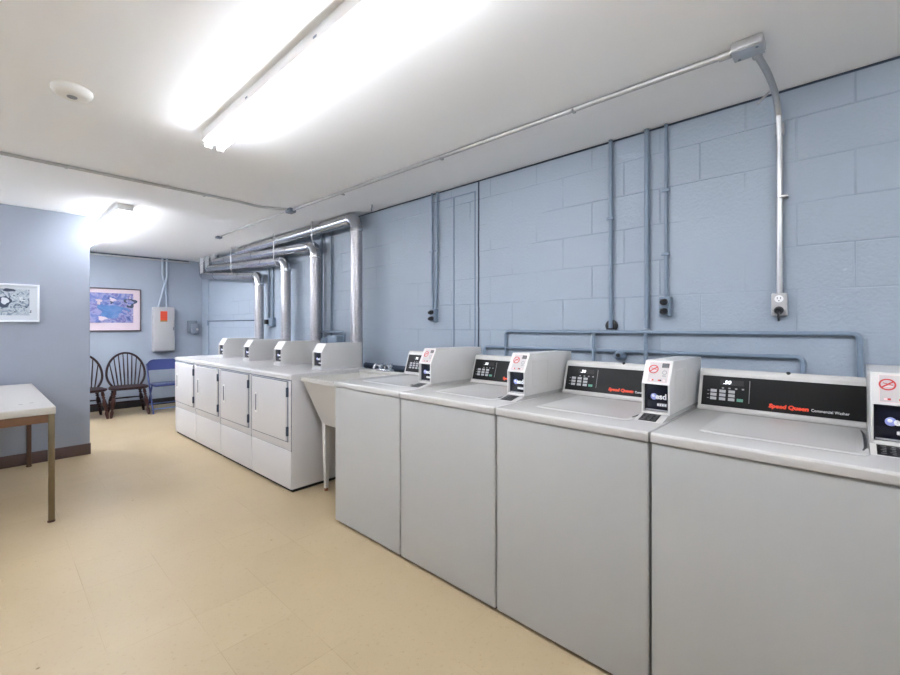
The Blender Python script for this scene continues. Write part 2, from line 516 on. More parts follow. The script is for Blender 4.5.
# ------------------------------------------------------------------ washing machines
W, D = .646, .74
SLOPE_A = Vector((.588, 0, .927)); SLOPE_B = Vector((.634, 0, 1.072))
SU = Vector((0, -1, 0)); SV = (SLOPE_B - SLOPE_A).normalized(); SN = SU.cross(SV).normalized()
def slope_M(y, v, lift=.0):
    p = SLOPE_A + SV * v + SN * lift
    return Matrix(((SU.x, SV.x, SN.x, p.x), (SU.y, SV.y, SN.y, y), (SU.z, SV.z, SN.z, p.z), (0, 0, 0, 1)))
FACE = Matrix(((0, 0, -1, 0), (-1, 0, 0, 0), (0, 1, 0, 0), (0, 0, 0, 1)))   # lettering on an upright face that looks to -X
def face_M(x, y, z):
    return Matrix.Translation((x, y, z)) @ FACE
FLAT = Matrix(((0, 1, 0, 0), (-1, 0, 0, 0), (0, 0, 1, 0), (0, 0, 0, 1)))    # lettering on a level top, read from -X
def flat_M(x, y, z):
    return Matrix.Translation((x, y, z)) @ FLAT

def coin_box_parts(root, x0, x1, xs, y0, y1, z0, zk, z1, full=True, xb_drop=.006):
    """Coin meter case: sloped upper face, recessed lower face, flat top."""
    prof_out = [(x0, z0), (x0, zk), (xs, z1), (x1, z1 - xb_drop), (x1, z0)]
    rec = .026
    prof_in = [(x0 + rec, z0), (x0 + rec, zk), (x0, zk), (xs, z1), (x1, z1 - xb_drop), (x1, z0)]
    k = MB()
    k.prism(prof_in, 'y', y0 + .006, y1 - .006, 'box_enamel_lit')
    k.prism(prof_out, 'y', y0, y0 + .007, 'box_enamel_lit', .0015)
    k.prism(prof_out, 'y', y1 - .007, y1, 'box_enamel_lit', .0015)
    k.box(x0 + .001, x0 + rec + .002, y0 + .004, y1 - .004, z0, z0 + .008, 'box_enamel_lit', .0015)
    cb = k.build('coin_box', root)
    # recessed slide plate with the round mark and a small plate
    yl, yr = y1 - .007, y0 + .007
    k = MB()
    xf = x0 + rec - .012
    k.box(xf, x0 + rec - .0005, yr, yl, z0 + .009, zk - .003, 'navy_panel', .002)
    wd = yl - yr; hh = zk - z0
    k.lathe((xf - .0025, yl - wd * .40, z0 + hh * .57), (xf + .001, yl - wd * .40, z0 + hh * .57), [(0, .0115), (.5, .0125), (1, .0125)], 'globe_blue', 20)
    k.lathe((xf - .004, yl - wd * .40 + .002, z0 + hh * .57 + .003), (xf - .002, yl - wd * .40 + .002, z0 + hh * .57 + .003), [(0, .004), (1, .006)], 'white_ink', 12)
    k.text('esd', .03, 'white_ink', face_M(xf - .0026, yl - wd * .46, z0 + hh * .50), 0.0, .0006, .0009, 1.0)
    k.box(xf - .002, xf, yr + .006, yl - wd * .55, z0 + hh * .25, z0 + hh * .36, 'grey_ink', .0006)
    for j in range(4):
        k.box(xf - .0026, xf - .0018, yr + .009 + j * .009, yr + .015 + j * .009, z0 + hh * .27, z0 + hh * .34, 'white_ink')
    k.box(xf - .0015, xf, yr + .004, yl - .004, z0 + .011, z0 + .016, 'key_grey')
    k.build('coin_slide_plate', cb)
    if not full:
        return cb
    # sticker on the sloped face
    a, b = Vector((x0, 0, zk)), Vector((xs, 0, z1))
    sv = (b - a).normalized(); L = (b - a).length
    sn = SU.cross(sv).normalized()
    def M(u, v, lift):
        p = a + sv * v + sn * lift
        return Matrix(((0, sv.x, sn.x, p.x), (-1, sv.y, sn.y, yl - u), (0, sv.z, sn.z, p.z), (0, 0, 0, 1)))
    k = MB()
    k.box(.012, wd - .003, .008, L - .008, 0, .0008, 'pink_ink', M=M(0, 0, 0))
    k.box(.013, wd - .004, .009, L - .009, .0004, .0010, 'sticker_white', M=M(0, 0, 0))
    cu_, cv_ = wd * .33, L * .62
    k.annulus(.0145, .0185, .0006, 'red_ink', M(cu_, cv_, .0012))
    k.box(-.0165, .0165, -.002, .002, 0, .0007, 'red_ink', M=M(cu_, cv_, .0013) @ Matrix.Rotation(math.radians(38), 4, 'Z'))
    k.box(-.012, .011, -.0012, .0012, 0, .0005, 'pink_ink', M=M(cu_, cv_ - .006, .0012))
    k.box(-.010, .012, -.0012, .0012, 0, .0005, 'red_ink', M=M(cu_, cv_ + .002, .0012) @ Matrix.Rotation(-.3, 4, 'Z'))
    k.box(wd * .66, wd * .95, L * .70, L * .88, .0010, .0016, 'black_plastic', M=M(0, 0, 0))
    for j in range(3):
        k.box(wd * .68, wd * .93, L * (.72 + j * .05), L * (.735 + j * .05), .0016, .0019, 'grey_ink', M=M(0, 0, 0))
    k.annulus(.006, .009, .0006, 'grey_ink', M(wd * .80, L * .50, .0012))
    k.box(-.007, .007, -.002, .002, 0, .0006, 'grey_ink', M=M(wd * .80, L * .36, .0012))
    for u, v, c in ((.28, .17, 'pink_ink'), (.36, .17, 'red_ink'), (.62, .17, 'red_ink'), (.68, .17, 'black_plastic'), (.82, .17, 'pink_ink')):
        k.box(-.0035, .0035, -.003, .003, 0, .0006, c, M=M(wd * u, L * v, .0012))
    k.build('instruction_sticker', cb)
    # pressed rectangle on the near side
    k = MB()
    xa, xb, za, zb = x0 + .07, x0 + .22, z0 + .035, z1 - .035
    t, e = .006, .0011
    for (p, q, s_, u_) in ((xa, xb, za, za + t), (xa, xb, zb - t, zb), (xa, xa + t, za, zb), (xb - t, xb, za, zb)):
        k.box(p, q, y0 - e, y0 + .001, s_, u_, 'box_enamel_lit', .0004, 1)
    k.build('side_embossing', cb)
    return cb

def make_washer():
    r = thing('washing_machine', '', 'washing machine', (0, 0, 0), 0, 'coin washers along the block wall')
    MB().box(.02, D - .02, .012, W - .012, 0, .014, 'toe_gap_shade').build('toe_base', r)
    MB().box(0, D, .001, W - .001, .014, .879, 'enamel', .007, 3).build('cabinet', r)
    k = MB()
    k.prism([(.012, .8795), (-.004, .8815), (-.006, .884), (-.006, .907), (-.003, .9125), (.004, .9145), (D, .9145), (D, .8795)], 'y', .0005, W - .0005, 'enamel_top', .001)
    k.build('top_panel', r)
    # lid
    def rr(x0, x1, y0, y1, rad, n=5):
        P = []
        for cx_, cy_, a in ((x1 - rad, y1 - rad, 0), (x0 + rad, y1 - rad, 90), (x0 + rad, y0 + rad, 180), (x1 - rad, y0 + rad, 270)):
            for i in range(n + 1):
                t = math.radians(a + 90 * i / n)
                P.append((cx_ + rad * math.cos(t), cy_ + rad * math.sin(t)))
        return P
    k = MB()
    k.prism(rr(.123, .547, .108, .535, .03), 'z', .9143, .9152, 'grey_ink')
    lo = rr(.125, .545, .110, .533, .03); hi = rr(.131, .539, .116, .527, .027)
    inn = rr(.150, .520, .135, .508, .02)
    k.rings([[(x, y, .9146) for x, y in lo], [(x, y, .9165) for x, y in lo], [(x, y, .9182) for x, y in hi],
             [(x, y, .9182) for x, y in rr(.144, .526, .129, .514, .022)], [(x, y, .9172) for x, y in inn]], 'enamel_top')
    lid = k.build('lid', r)
    k = MB()
    k.tube([(.185, .122, .9185), (.23, .1165, .9188), (.33, .1155, .9188), (.43, .1165, .9188), (.50, .122, .9185)], [.002, .0038, .004, .0038, .002], 'black_plastic', 8)
    k.build('finger_slot', lid)
    # console with the sloped black panel
    cy0, cy1 = .090, W - .006
    k = MB()
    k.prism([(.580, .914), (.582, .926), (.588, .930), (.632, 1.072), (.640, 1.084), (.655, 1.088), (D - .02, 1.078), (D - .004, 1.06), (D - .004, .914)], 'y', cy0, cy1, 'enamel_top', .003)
    con = k.build('console', r)
    k = MB()
    y_l, y_r = cy1 - .013, cy0 + .016
    u = lambda y: 0
    k.box(0, y_l - y_r, .007, .137, .0008, .0026, 'black_panel', .0008, 1, M=slope_M(y_l, 0))
    k.build('control_panel', con)
    k = MB()
    def bx(ya, yb, v0, v1, m, lift=.0027, th=.0006):
        k.box(0, ya - yb, v0, v1, 0, th, m, M=slope_M(ya, 0, lift))
    bx(.56, .475, .1, .122, 'black_plastic')
    for j in range(4):
        bx(.553 - j * .024, .545 - j * .024, .083, .089, 'grey_ink')
    for c in range(3):
        for q in range(3):
            bx(.594 - c * .033, .571 - c * .033, .033 + q * .0165, .045 + q * .0165, 'key_grey')
    for q in range(3):
        bx(.606, .599, .037 + q * .0165, .040 + q * .0165, 'grey_ink')
    bx(.497, .475, .033, .045, 'green_key')
    bx(.4555, .4535, .03, .124, 'grey_ink')
    k.build('keypad', con)
    MB().text('.50', .021, 'digit_glow', slope_M(.549, .104, .0034), .15, .0004, .0004, 1.1).build('display_digits', con)
    MB().text('Speed Queen', .0205, 'orange_ink', slope_M(.388, .024, .003), .12, .0005, .0012, 1.09).build('lettering', con)
    MB().text('Commercial Washer', .0145, 'white_ink', slope_M(.258, .024, .003), 0, .0004, .0001, .87).build('lettering', con)
    MB().lathe((.648, .33, 1.079), (.642, .33, 1.089), [(0, .007), (1, .007)], 'black_plastic', 14).build('console_screw', con)
    k = MB()
    k.prism([(.160, .9145), (.236, .9305), (.242, .932), (.716, .932), (.716, .9145)], 'y', .006, .108, 'enamel_top', .001)
    k.build('meter_base', r)
    coin_box_parts(r, .241, .716, .290, .002, .106, .932, 1.048, 1.138)
    k = MB()
    pm = Matrix.Translation((.165, 0, .9158)) @ Matrix.Rotation(-math.atan2(.016, .076), 4, 'Y')
    k.box(.002, .072, .030, .094, .0, .0012, 'black_panel', .0004, 1, M=pm)
    for j in range(5):
        for q in range(3):
            k.box(.012 + j * .012, .0145 + j * .012, .036 + q * .019, .048 + q * .019 - .004 * ((j + q) % 2), .0012, .0015, 'grey_ink', M=pm)
    k.build('instruction_plate', r)
    return r

wash = make_washer()
WL = ['white top-loading coin washer nearest the camera, its console reading Commercial Washer in full',
      'white top-loading coin washer second from the camera, under the black cap box on the wall',
      'white top-loading coin washer third from the camera, second from the laundry sink',
      'white top-loading coin washer right beside the laundry sink, farthest of the four']
for i, y0 in enumerate((-.150, .503, 1.156, 1.809)):
    o = wash if i == 0 else copy_tree(wash)
    o.location = (1.534, y0, 0)
    o['label'] = WL[i]

# ------------------------------------------------------------------ dryers
DW, DD = .688, .70
def make_dryer():
    r = thing('tumble_dryer', '', 'dryer', (0, 0, 0), 0, 'coin dryers beyond the sink')
    MB().box(.02, DD - .02, .01, DW - .01, 0, .022, 'toe_gap_shade').build('toe_base', r)  # dark base carries the shade beneath the dryer in its colour
    MB().box(.008, DD, .001, DW - .001, .022, .862, 'almond_enamel', .006, 3).build('cabinet', r)
    MB().box(.003, .02, .004, DW - .004, .31, .865, 'grey_box').build('seam_strip', r)
    k = MB()
    k.prism([(.008, .858), (-.003, .862), (-.005, .868), (-.001, .872), (-.005, .878), (-.004, .890), (.006, .899), (.02, .9015), (DD, .9015), (DD, .858)], 'y', .0005, DW - .0005, 'almond_enamel', .002)
    k.build('top_panel', r)
    MB().box(0, .012, .004, DW - .004, .321, .852, 'almond_enamel', .004).build('front_panel', r)
    MB().box(0, .012, .004, DW - .004, .026, .318, 'almond_enamel', .004).build('lower_panel', r)
    k = MB()
    k.box(-.005, .001, .039, .656, .381, .849, 'grey_box')
    k.box(-.014, -.003, .046, .650, .390, .842, 'almond_enamel', .005, 3)
    d = k.build('door', r)
    k = MB()
    k.box(-.0195, -.013, .535, .583, .545, .715, 'white_paint', .004)
    k.box(-.0205, -.0185, .546, .572, .565, .70, 'grey_box', .001)
    k.box(-.024, -.0195, .552, .558, .58, .695, 'grey_ink', .002)
    k.build('handle', d)
    for z in (.465, .765):
        MB().box(-.018, .004, .036, .049, z - .036, z + .036, 'joint_dark', .003).build('hinge', d)
    k = MB()
    k.box(.308, .725, .082, .228, .9015, .9225, 'almond_enamel', .002)
    k.build('meter_base', r)
    coin_box_parts(r, .311, .722, .358, .085, .225, .922, 1.05, 1.124, full=False, xb_drop=.0)
    return r

dry = make_dryer()
DL = ['white front-loading coin dryer at the near end of the row, beside the laundry sink',
      'white front-loading coin dryer second from the laundry sink',
      'white front-loading coin dryer third from the laundry sink',
      'white front-loading coin dryer at the far end of the row, by the blue chair']
DA = math.radians(1.2)                       # the row stands slightly askew to the wall
for i in range(4):
    o = dry if i == 0 else copy_tree(dry)
    o.location = (1.559 - math.sin(DA) * i * .69, 3.106 + math.cos(DA) * i * .69, 0)
    o.rotation_euler = (0, 0, DA)
    o['label'] = DL[i]

# ------------------------------------------------------------------ laundry sink
r = thing('laundry_sink', 'white plastic laundry tub on tapered legs between the dryers and the washers', 'sink', (1.61, 2.475, 0))
SX, SY = .62, .575
def rect(x0, x1, y0, y1, z):
    return [(x0, y0, z), (x1, y0, z), (x1, y1, z), (x0, y1, z)]
k = MB()
k.rings([rect(.145, SX - .1, .05, SY - .065, .515), rect(.012, SX - .02, .008, SY - .008, .852), rect(0, SX, 0, SY, .856), rect(0, SX, 0, SY, .882),
         rect(.03, SX - .11, .03, SY - .03, .882), rect(.165, SX - .15, .07, SY - .08, .56)], 'tub_plastic')
k.build('tub', r, smooth=25)
k = MB()
k.box(SX - .1, SX - .005, .01, SY - .01, .884, .905, 'tub_plastic', .006)
k.build('faucet_ledge', r)
for x, y in ((.165, .06), (.165, SY - .085), (SX - .11, .055), (SX - .11, SY - .065)):
    g = MB().rings([rect(x - .012, x + .012, y - .012, y + .012, .02), rect(x - .024, x + .028, y - .024, y + .024, .54)], 'tub_plastic').build('leg', r, smooth=0)
    MB().cyl((x, y, 0), (x, y, .022), .014, 'rust', 10).build('foot', g)
r = thing('faucet', 'chrome two-handled faucet on the back ledge of the laundry tub', 'faucet', (1.61 + SX - .055, 2.745, .905))
MB().box(-.028, .028, -.085, .085, 0, .02, 'chrome', .008, 3).build('base_plate', r)
MB().tube(fillet([(0, 0, .015), (0, 0, .05), (-.10, 0, .065), (-.112, 0, .03)], .02), .010, 'chrome', 12).build('spout', r)
for s in (-.06, .06):
    h = MB().lathe((0, s, .015), (0, s, .062), [(0, .016), (.4, .014), (.6, .022), (1, .02)], 'chrome', 14)
    h.tube([(-.03, s, .056), (.03, s, .06)], .006, 'chrome', 8)
    h.build('handle', r)

# ------------------------------------------------------------------ exhaust ducts
def make_duct(y0, x, zt, y1, z1, label, end='up'):
    rad = .056
    r = thing('exhaust_duct', label, 'duct', (x, y0, 0), 0, 'dryer exhaust ducts')
    # riser with shallow corrugation
    zb, ze = .62, zt - .085
    n = int((ze - zb) / .022)
    pts, rs = [], []
    for i in range(n * 2 + 1):
        pts.append((0, 0, zb + (ze - zb) * i / (n * 2))); rs.append(rad * (.985 if i % 2 else 1.02))
    MB().tube(pts, rs, 'galvanized_dull', 20).build('riser', r, smooth=60)
    # segmented elbow
    R = .09
    sl = (z1 - zt) / (y1 - y0)
    el = [(0, 0, zt - R - .01)] + [(0, R - R * math.cos(a), zt - R + R * math.sin(a)) for a in [PI / 2 * i / 4 for i in range(5)]] + [(0, R + .02, zt + .001)]
    k = MB().tube(el, rad * 1.02, 'galvanized', 20)
    k.tube([(0, 0, zt - R - .04), (0, 0, zt - R - .015)], rad * 1.08, 'galvanized', 20)
    k.tube([(0, R, zt), (0, R + .02, zt + .001)], rad * 1.08, 'galvanized', 20)
    k.build('elbow', r, smooth=50)
    k = MB()
    yy = y1 - y0
    k.tube([(0, R + .01, zt), (0, yy - .06, z1)], rad, 'galvanized', 24)
    m = R + .5
    while m < yy - .2:
        zz = zt + sl * m
        k.tube([(0, m, zz), (0, m + .02, zz)], rad * 1.05, 'galvanized', 24)
        m += .95
    k.build('run', r, smooth=50)
    # end elbow turning up to the ceiling
    k = MB()
    k.tube([(0, yy - .09, z1), (0, yy - .03, z1), (0, yy, z1 + .02), (0, yy + .012, z1 + .05), (0, yy + .012, max(HC - .001, z1 + .06))], rad * 1.03, 'galvanized', 20)
    k.build('end_elbow', r, smooth=50)
    return r
make_duct(3.41, 2.362, 2.292, 6.2, 2.285, 'galvanized exhaust duct with the nearest riser, running just under the ceiling')
make_duct(4.16, 2.362, 2.125, 7.15, 2.245, 'galvanized exhaust duct with the second riser from the washers, second highest run')
make_duct(4.83, 2.362, 2.035, 7.42, 2.165, 'galvanized exhaust duct with the third riser from the washers, second lowest run')
make_duct(5.56, 2.362, 1.915, 7.68, 2.075, 'galvanized exhaust duct with the farthest riser, lowest of the four runs')

def hanger(y, zlo, label):
    r = MB()
    r.tube([(2.29, y, HC - .001), (2.283, y, 2.28), (2.286, y, zlo + .02), (2.315, y, zlo - .066), (2.36, y, zlo - .076)], .006, 'conduit_metal', 8)
    return tag(r.build('pipe_hanger'), label, 'hanger', 'metal strap hangers of the ducts')
hanger(4.10, 2.16, 'thin metal strap holding the topmost duct just beyond its first riser')
hanger(4.98, 2.05, 'thin metal strap hanging over the ducts by the third riser')
hanger(6.30, 2.03, 'thin metal strap hanging over all ducts near their far end')

# ------------------------------------------------------------------ conduits on the ceiling
def pipe(name, label, cat, pts, rad, m, fr=.03, group=None, clips=(), parent=None):
    r = thing(name, label, cat, pts[0], 0, group)
    p0 = Vector(pts[0])
    q = [Vector(p) - p0 for p in pts]
    MB().tube(fillet(q, fr) if len(q) > 2 else q, rad, m, 12).build('tube', r)
    return r, p0

def junction_box(label, loc, sx, sy, sz, m='conduit_metal', rz=0.0):
    r = thing('junction_box', label, 'junction box', loc, rz, 'ceiling junction boxes')
    MB().box(-sx, sx, -sy, sy, -sz, 0, m, .008, 3).build('box', r)
    k = MB().box(-sx * .96, sx * .96, -sy * .96, sy * .96, -sz - .004, -sz, m, .002)
    for a, b in ((.6, .6), (-.6, -.6)):
        k.cyl((sx * a, sy * b, -sz - .004), (sx * a, sy * b, -sz - .007), .005, 'grey_box', 10)
    k.build('cover', r)
    return r
jb = junction_box('metal junction box on the ceiling where the long conduit meets the flexible drop', (1.975, .285, HC), .042, .052, .038)
MB().cyl((0, .055, -.02), (0, .095, -.02), .016, 'conduit_metal', 14).build('connector', jb)
MB().cyl((.045, -.02, -.025), (.07, -.02, -.03), .017, 'conduit_metal', 14).build('connector', jb)
junction_box('small metal junction box on the ceiling where the two conduits meet', (1.905, 3.80, HC), .033, .045, .035, 'grey_box')
junction_box('small metal junction box on the ceiling by the far end of the ducts', (1.90, 5.62, HC), .03, .04, .022, 'grey_box')
def conduit(label, pts, rad, m, fr=.03, straps=(), sax='y'):
    r, p0 = pipe('conduit', label, 'conduit', pts, rad, m, fr)
    for s in straps:
        q = Vector(s) - p0
        if sax == 'y':
            MB().box(q.x - .022, q.x + .022, q.y - .008, q.y + .008, q.z - rad - .003, q.z - rad * .2, m, .002).build('strap', r)
        elif sax == 'z':
            MB().box(q.x - rad - .003, q.x - rad * .3, q.y - .02, q.y + .02, q.z - .008, q.z + .008, m, .002).build('strap', r)
        else:
            MB().box(q.x - .008, q.x + .008, q.y - .022, q.y + .022, q.z - rad - .003, q.z - rad * .2, m, .002).build('strap', r)
    return r
ZC = HC - .0145
conduit('long metal conduit along the ceiling between the light and the block wall', [(1.975, .375, ZC - .004), (1.91, 3.75, ZC)], .0125, 'conduit_metal', straps=[(1.96, 1.0, ZC), (1.95, 1.9, ZC), (1.94, 3.0, ZC)])
conduit('short metal conduit on the ceiling leading on to the farthest junction box', [(1.905, 3.85, HC - .0085), (1.90, 5.575, HC - .0085)], .007, 'conduit_metal')
conduit('thin grey conduit crossing the ceiling from the left to the small junction box', [(-2.58, 3.83, HC - .0125), (1.50, 3.87, HC - .0125), (1.67, 3.905, HC - .0125), (1.868, 3.80, HC - .0125)], .011, 'conduit_metal', .06, straps=[(.35, 3.848, HC - .0125), (1.2, 3.867, HC - .0125)], sax='x')
# flexible drop from the ceiling box to the wall receptacle
r, p0 = pipe('flexible_conduit', 'bare metal conduit curving off the ceiling box and down the wall to the white outlet', 'conduit',
             [(2.045, .264, 2.332), (2.2, .248, 2.325), (2.42, .240, 2.30), (2.468, .236, 2.17), (2.468, .236, 1.42)], .0125, 'conduit_metal', .09)
MB().tube([(2.468 - p0.x, .236 - p0.y, 2.20 - p0.z), (2.468 - p0.x, .236 - p0.y, 2.15 - p0.z)], .018, 'conduit_metal', 12).build('coupling', r)
MB().box(2.452 - p0.x, 2.489 - p0.x, .205 - p0.y, .238 - p0.y, 1.86 - p0.z, 1.872 - p0.z, 'conduit_metal', .002).build('strap', r)
MB().tube([(2.40 - p0.x, .262 - p0.y, 2.335 - p0.z), (2.38 - p0.x, .31 - p0.y, 2.285 - p0.z)], .005, 'conduit_metal', 8).build('loose_tie', r)

# ------------------------------------------------------------------ conduits and boxes on the block wall
XP = XW - .018
PB = 'blue_pipe_shaded'
conduit('blue-painted conduit drop ending in a black cap, left of the other two between the outlets', [(XP, 1.022, HC - .001), (XP, 1.022, 1.262)], .012, PB, straps=[(XP, 1.022, 1.9)], sax='z')
r, p0 = pipe('conduit', 'blue-painted conduit drop running down into the upper wall pipe', 'conduit', [(XP, .820, HC - .001), (XP, .820, 1.262)], .013, PB)
conduit('thin blue-painted conduit drop ending at the outlet box with two black plugs', [(XP + .004, .722, HC - .001), (XP + .004, .722, 1.43)], .009, PB, straps=[(XP, .722, 2.0), (XP, .722, 1.66)], sax='z')
for yy, lb in ((2.507, 'thin blue conduit, left one of the twin drops above the washer by the sink'), (2.448, 'thin blue conduit, right one of the twin drops above the washer by the sink')):
    conduit(lb, [(XP, yy, HC - .001), (XP, yy, 1.62), (XP, 2.478 + (yy - 2.478) * .55, 1.40)], .009, PB, .05, straps=[(XP, yy, 1.88)], sax='z')

def outlet(label, loc, kind):
    r = thing('outlet_box', label, 'outlet box', loc, 0, 'wall outlet boxes')
    MB().box(-.042, -.0005, -.029, .029, -.052, .052, PB if kind == 'two' else 'panel_grey', .005, 3).build('box', r)
    f = MB().box(-.046, -.041, -.027, .027, -.050, .050, 'panel_grey' if kind == 'one' else PB, .003)
    if kind == 'one':
        f.lathe((-.047, 0, .026), (-.044, 0, .026), [(0, .016), (1, .017)], 'white_ink', 18)
        for s in (-.006, .006):
            f.box(-.0482, -.0465, s - .0012, s + .0012, .024, .034, 'black_plastic')
        f.cyl((-.0482, 0, .017), (-.0465, 0, .017), .0025, 'black_plastic', 8)
    f.build('face_plate', r)
    for z in ((-.026,) if kind == 'one' else (.025, -.025)):
        p = MB().lathe((-.045, 0, z), (-.085, 0, z - .004), [(0, .018), (.6, .017), (1, .011)], 'black_plastic', 14)
        if kind == 'one':
            p.tube(fillet([(-.08, 0, z - .004), (-.1, -.002, z - .012), (-.095, -.004, z - .05)], .012), .004, 'black_plastic', 8)
        else:
            p.box(-.066, -.046, -.017, .017, z - .014, z + .014, 'black_plastic', .004)
        p.build('plug', r)
    return r
outlet('grey outlet box with white receptacle and one black plug, under the bare metal conduit', (XW, .236, 1.373), 'one')
outlet('blue-painted outlet box with two black plugs, between the two nearest washers', (XW, .723, 1.378), 'two')
outlet('blue-painted outlet box with two black plugs, under the twin conduits by the sink', (XW, 2.478, 1.358), 'two')

def wall_pipe(label, pts, fr, group='blue-painted pipes on the block wall'):
    r, p0 = pipe('water_pipe', label, 'pipe', pts, .0105, PB, fr, group)
    return r, p0
XQ = XW - .0155
u, p0 = wall_pipe('blue-painted wall pipe, upper of the two long ones behind the consoles', [(XQ, 1.772, .95), (XQ, 1.772, 1.235), (XQ, -.031, 1.243), (XQ, -.031, .95)], .03)
for y in (.82, 1.022, 1.119):
    MB().tube([(0, y - 1.772 - .028, 1.239 - .95), (0, y - 1.772 + .028, 1.239 - .95)], .0142, PB, 12).build('tee_fitting', u)
u, p0 = wall_pipe('blue-painted wall pipe, lower of the two long ones behind the consoles', [(XQ, 1.96, .95), (XQ, 1.96, 1.122), (XQ, .154, 1.136), (XQ, .154, .95)], .03)
wall_pipe('short blue-painted pipe linking the two long wall pipes, left of the black cap box', [(XQ - .02, 1.119, 1.236), (XQ - .02, 1.119, .95)], .02)
wall_pipe('short blue-painted pipe stub under the outlet with two plugs above the second washer', [(XQ - .02, .82, 1.236), (XQ - .02, .82, 1.06)], .02)
r = thing('wall_box', 'small black round cap box at the foot of the left conduit drop', 'wall box', (XW, 1.022, 1.275))
MB().lathe((-.0005, 0, 0), (-.014, 0, 0), [(0, .036), (.7, .036), (1, .03)], 'black_plastic', 20).build('cap', r)
r = thing('water_valve', 'round blue-painted valve cap on the wall behind the second washer console', 'valve', (XW, .963, 1.107))
MB().lathe((-.0005, 0, 0), (-.07, 0, 0), [(0, .03), (.5, .03), (.8, .026), (1, .012)], PB, 18).build('body', r)
MB().lathe((-.068, -.004, .002), (-.075, -.004, .002), [(0, .012), (1, .01)], 'black_plastic', 12).build('cap', r)

# things on the wall behind the dryers
conduit('blue-painted pipe beside the nearest duct riser, right of its pair', [(XP, 4.03, HC - .001), (XP, 4.03, .95)], .010, PB, straps=[(XP, 4.03, 1.7)], sax='z')
conduit('dark blue pipe right beside the second duct riser', [(XP - .01, 4.21, HC - .001), (XP - .01, 4.21, .95)], .014, PB)
for yy, lb in ((5.53, 'thin conduit, left one of the two behind the far duct risers'), (5.41, 'thin conduit, right one of the two behind the far duct risers')):
    conduit(lb, [(XP, yy, HC - .001), (XP, yy, 1.36)], .011, PB)
r = thing('outlet_box', 'blue outlet box with dark plugs low between the two far duct risers', 'outlet box', (XW, 5.45, 1.32))
MB().box(-.05, -.0005, -.09, .07, -.055, .055, PB, .006).build('box', r)
MB().box(-.09, -.049, .01, .06, -.03, .03, 'black_plastic', .006).build('plug', r)
r = thing('water_pipe', 'blue pipe frame around the fittings behind the nearest dryer', 'pipe', (XW, 3.96, 1.20))
MB().tube(fillet([(-.048, .23, -.25), (-.048, .23, .01), (-.048, -.22, .01), (-.048, -.22, -.25)], .03), .013, PB, 10).build('tube', r)
MB().box(-.10, -.0005, -.16, .02, -.14, -.03, PB, .012).build('valve_body', r)
MB().lathe((-.10, .12, -.10), (-.02, .12, -.10), [(0, .035), (.3, .05), (1, .05)], PB, 16).build('valve_wheel', r)
r = thing('water_pipe', 'dark blue pipe low along the wall behind the laundry tub', 'pipe', (XW - .03, 2.2, .895))
MB().tube([(0, 0, 0), (0, 1.2, 0)], .027, 'joint_dark', 12).build('tube', r)
r = thing('ceiling_hook', 'small dark hook on the ceiling edge beside the nearest duct elbow', 'hook', (2.34, 3.14, HC))
MB().tube([(0, 0, 0), (0, 0, -.02), (0, .012, -.045), (0, 0, -.055)], .005, 'grey_box', 8).build('hook', r)

# ------------------------------------------------------------------ far wall: electrical panel, conduits, print, alarm box
r = thing('electrical_panel', 'grey electrical panel with an orange sticker on the far wall', 'electrical panel', (1.905, YF, 1.215))
MB().box(-.145, .145, -.115, -.0005, -.355, .35, 'panel_grey', .006).build('box', r)
d = MB().box(-.138, .138, -.123, -.114, -.345, .34, 'panel_grey', .003).build('door', r)
k = MB().box(-.056, .04, -.1245, -.1225, .135, .285, 'sticker_orange').box(-.056, .04, -.1247, -.1225, .118, .138, 'sticker_yellow')
for j in range(3):
    k.box(-.045, .03, -.125, -.124, .255 - j * .035, .262 - j * .035, 'red_ink')
k.build('warning_sticker', d)
MB().box(.118, .132, -.132, -.122, -.02, .03, 'grey_box', .003).build('latch', d)
conduit('grey-blue conduit slanting up from the left of the electrical panel, crossing the other', [(1.835, YF - .062, 1.565), (1.925, YF - .058, 1.93), (1.957, YF - .058, 2.05), (1.957, YF - .058, HC - .001)], .0165, 'blue_pipe_light', .06)
conduit('grey-blue conduit rising from the middle of the electrical panel, crossing the other', [(1.965, YF - .022, 1.565), (1.945, YF - .02, 1.93), (1.905, YF - .02, 2.08), (1.90, YF - .02, HC - .001)], .0165, 'blue_pipe_light', .06)
conduit('grey-blue conduit running level along the top of the far wall', [(.40, YF - .096, HC - .046), (2.27, YF - .096, HC - .046)], .0125, 'panel_grey')
conduit('dark strip tucked against the ceiling along the far wall', [(.40, YF - .0135, HC - .016), (2.28, YF - .0135, HC - .016)], .0125, 'joint_dark')  # dark tube drawn for the dark gap above the level conduit
r = thing('alarm_box', 'dark grey alarm box on the far wall right of the electrical panel', 'alarm box', (2.335, YF, 1.245))
MB().box(-.08, .06, -.07, -.0005, -.09, .11, 'grey_box', .012, 3).build('housing', r)
MB().box(-.04, .085, -.10, -.065, -.115, .06, 'grey_box', .015, 3).build('bell', r)
MB().lathe((.05, -.10, -.04), (.05, -.112, -.04), [(0, .02), (1, .016)], 'panel_grey', 14).build('button', r)

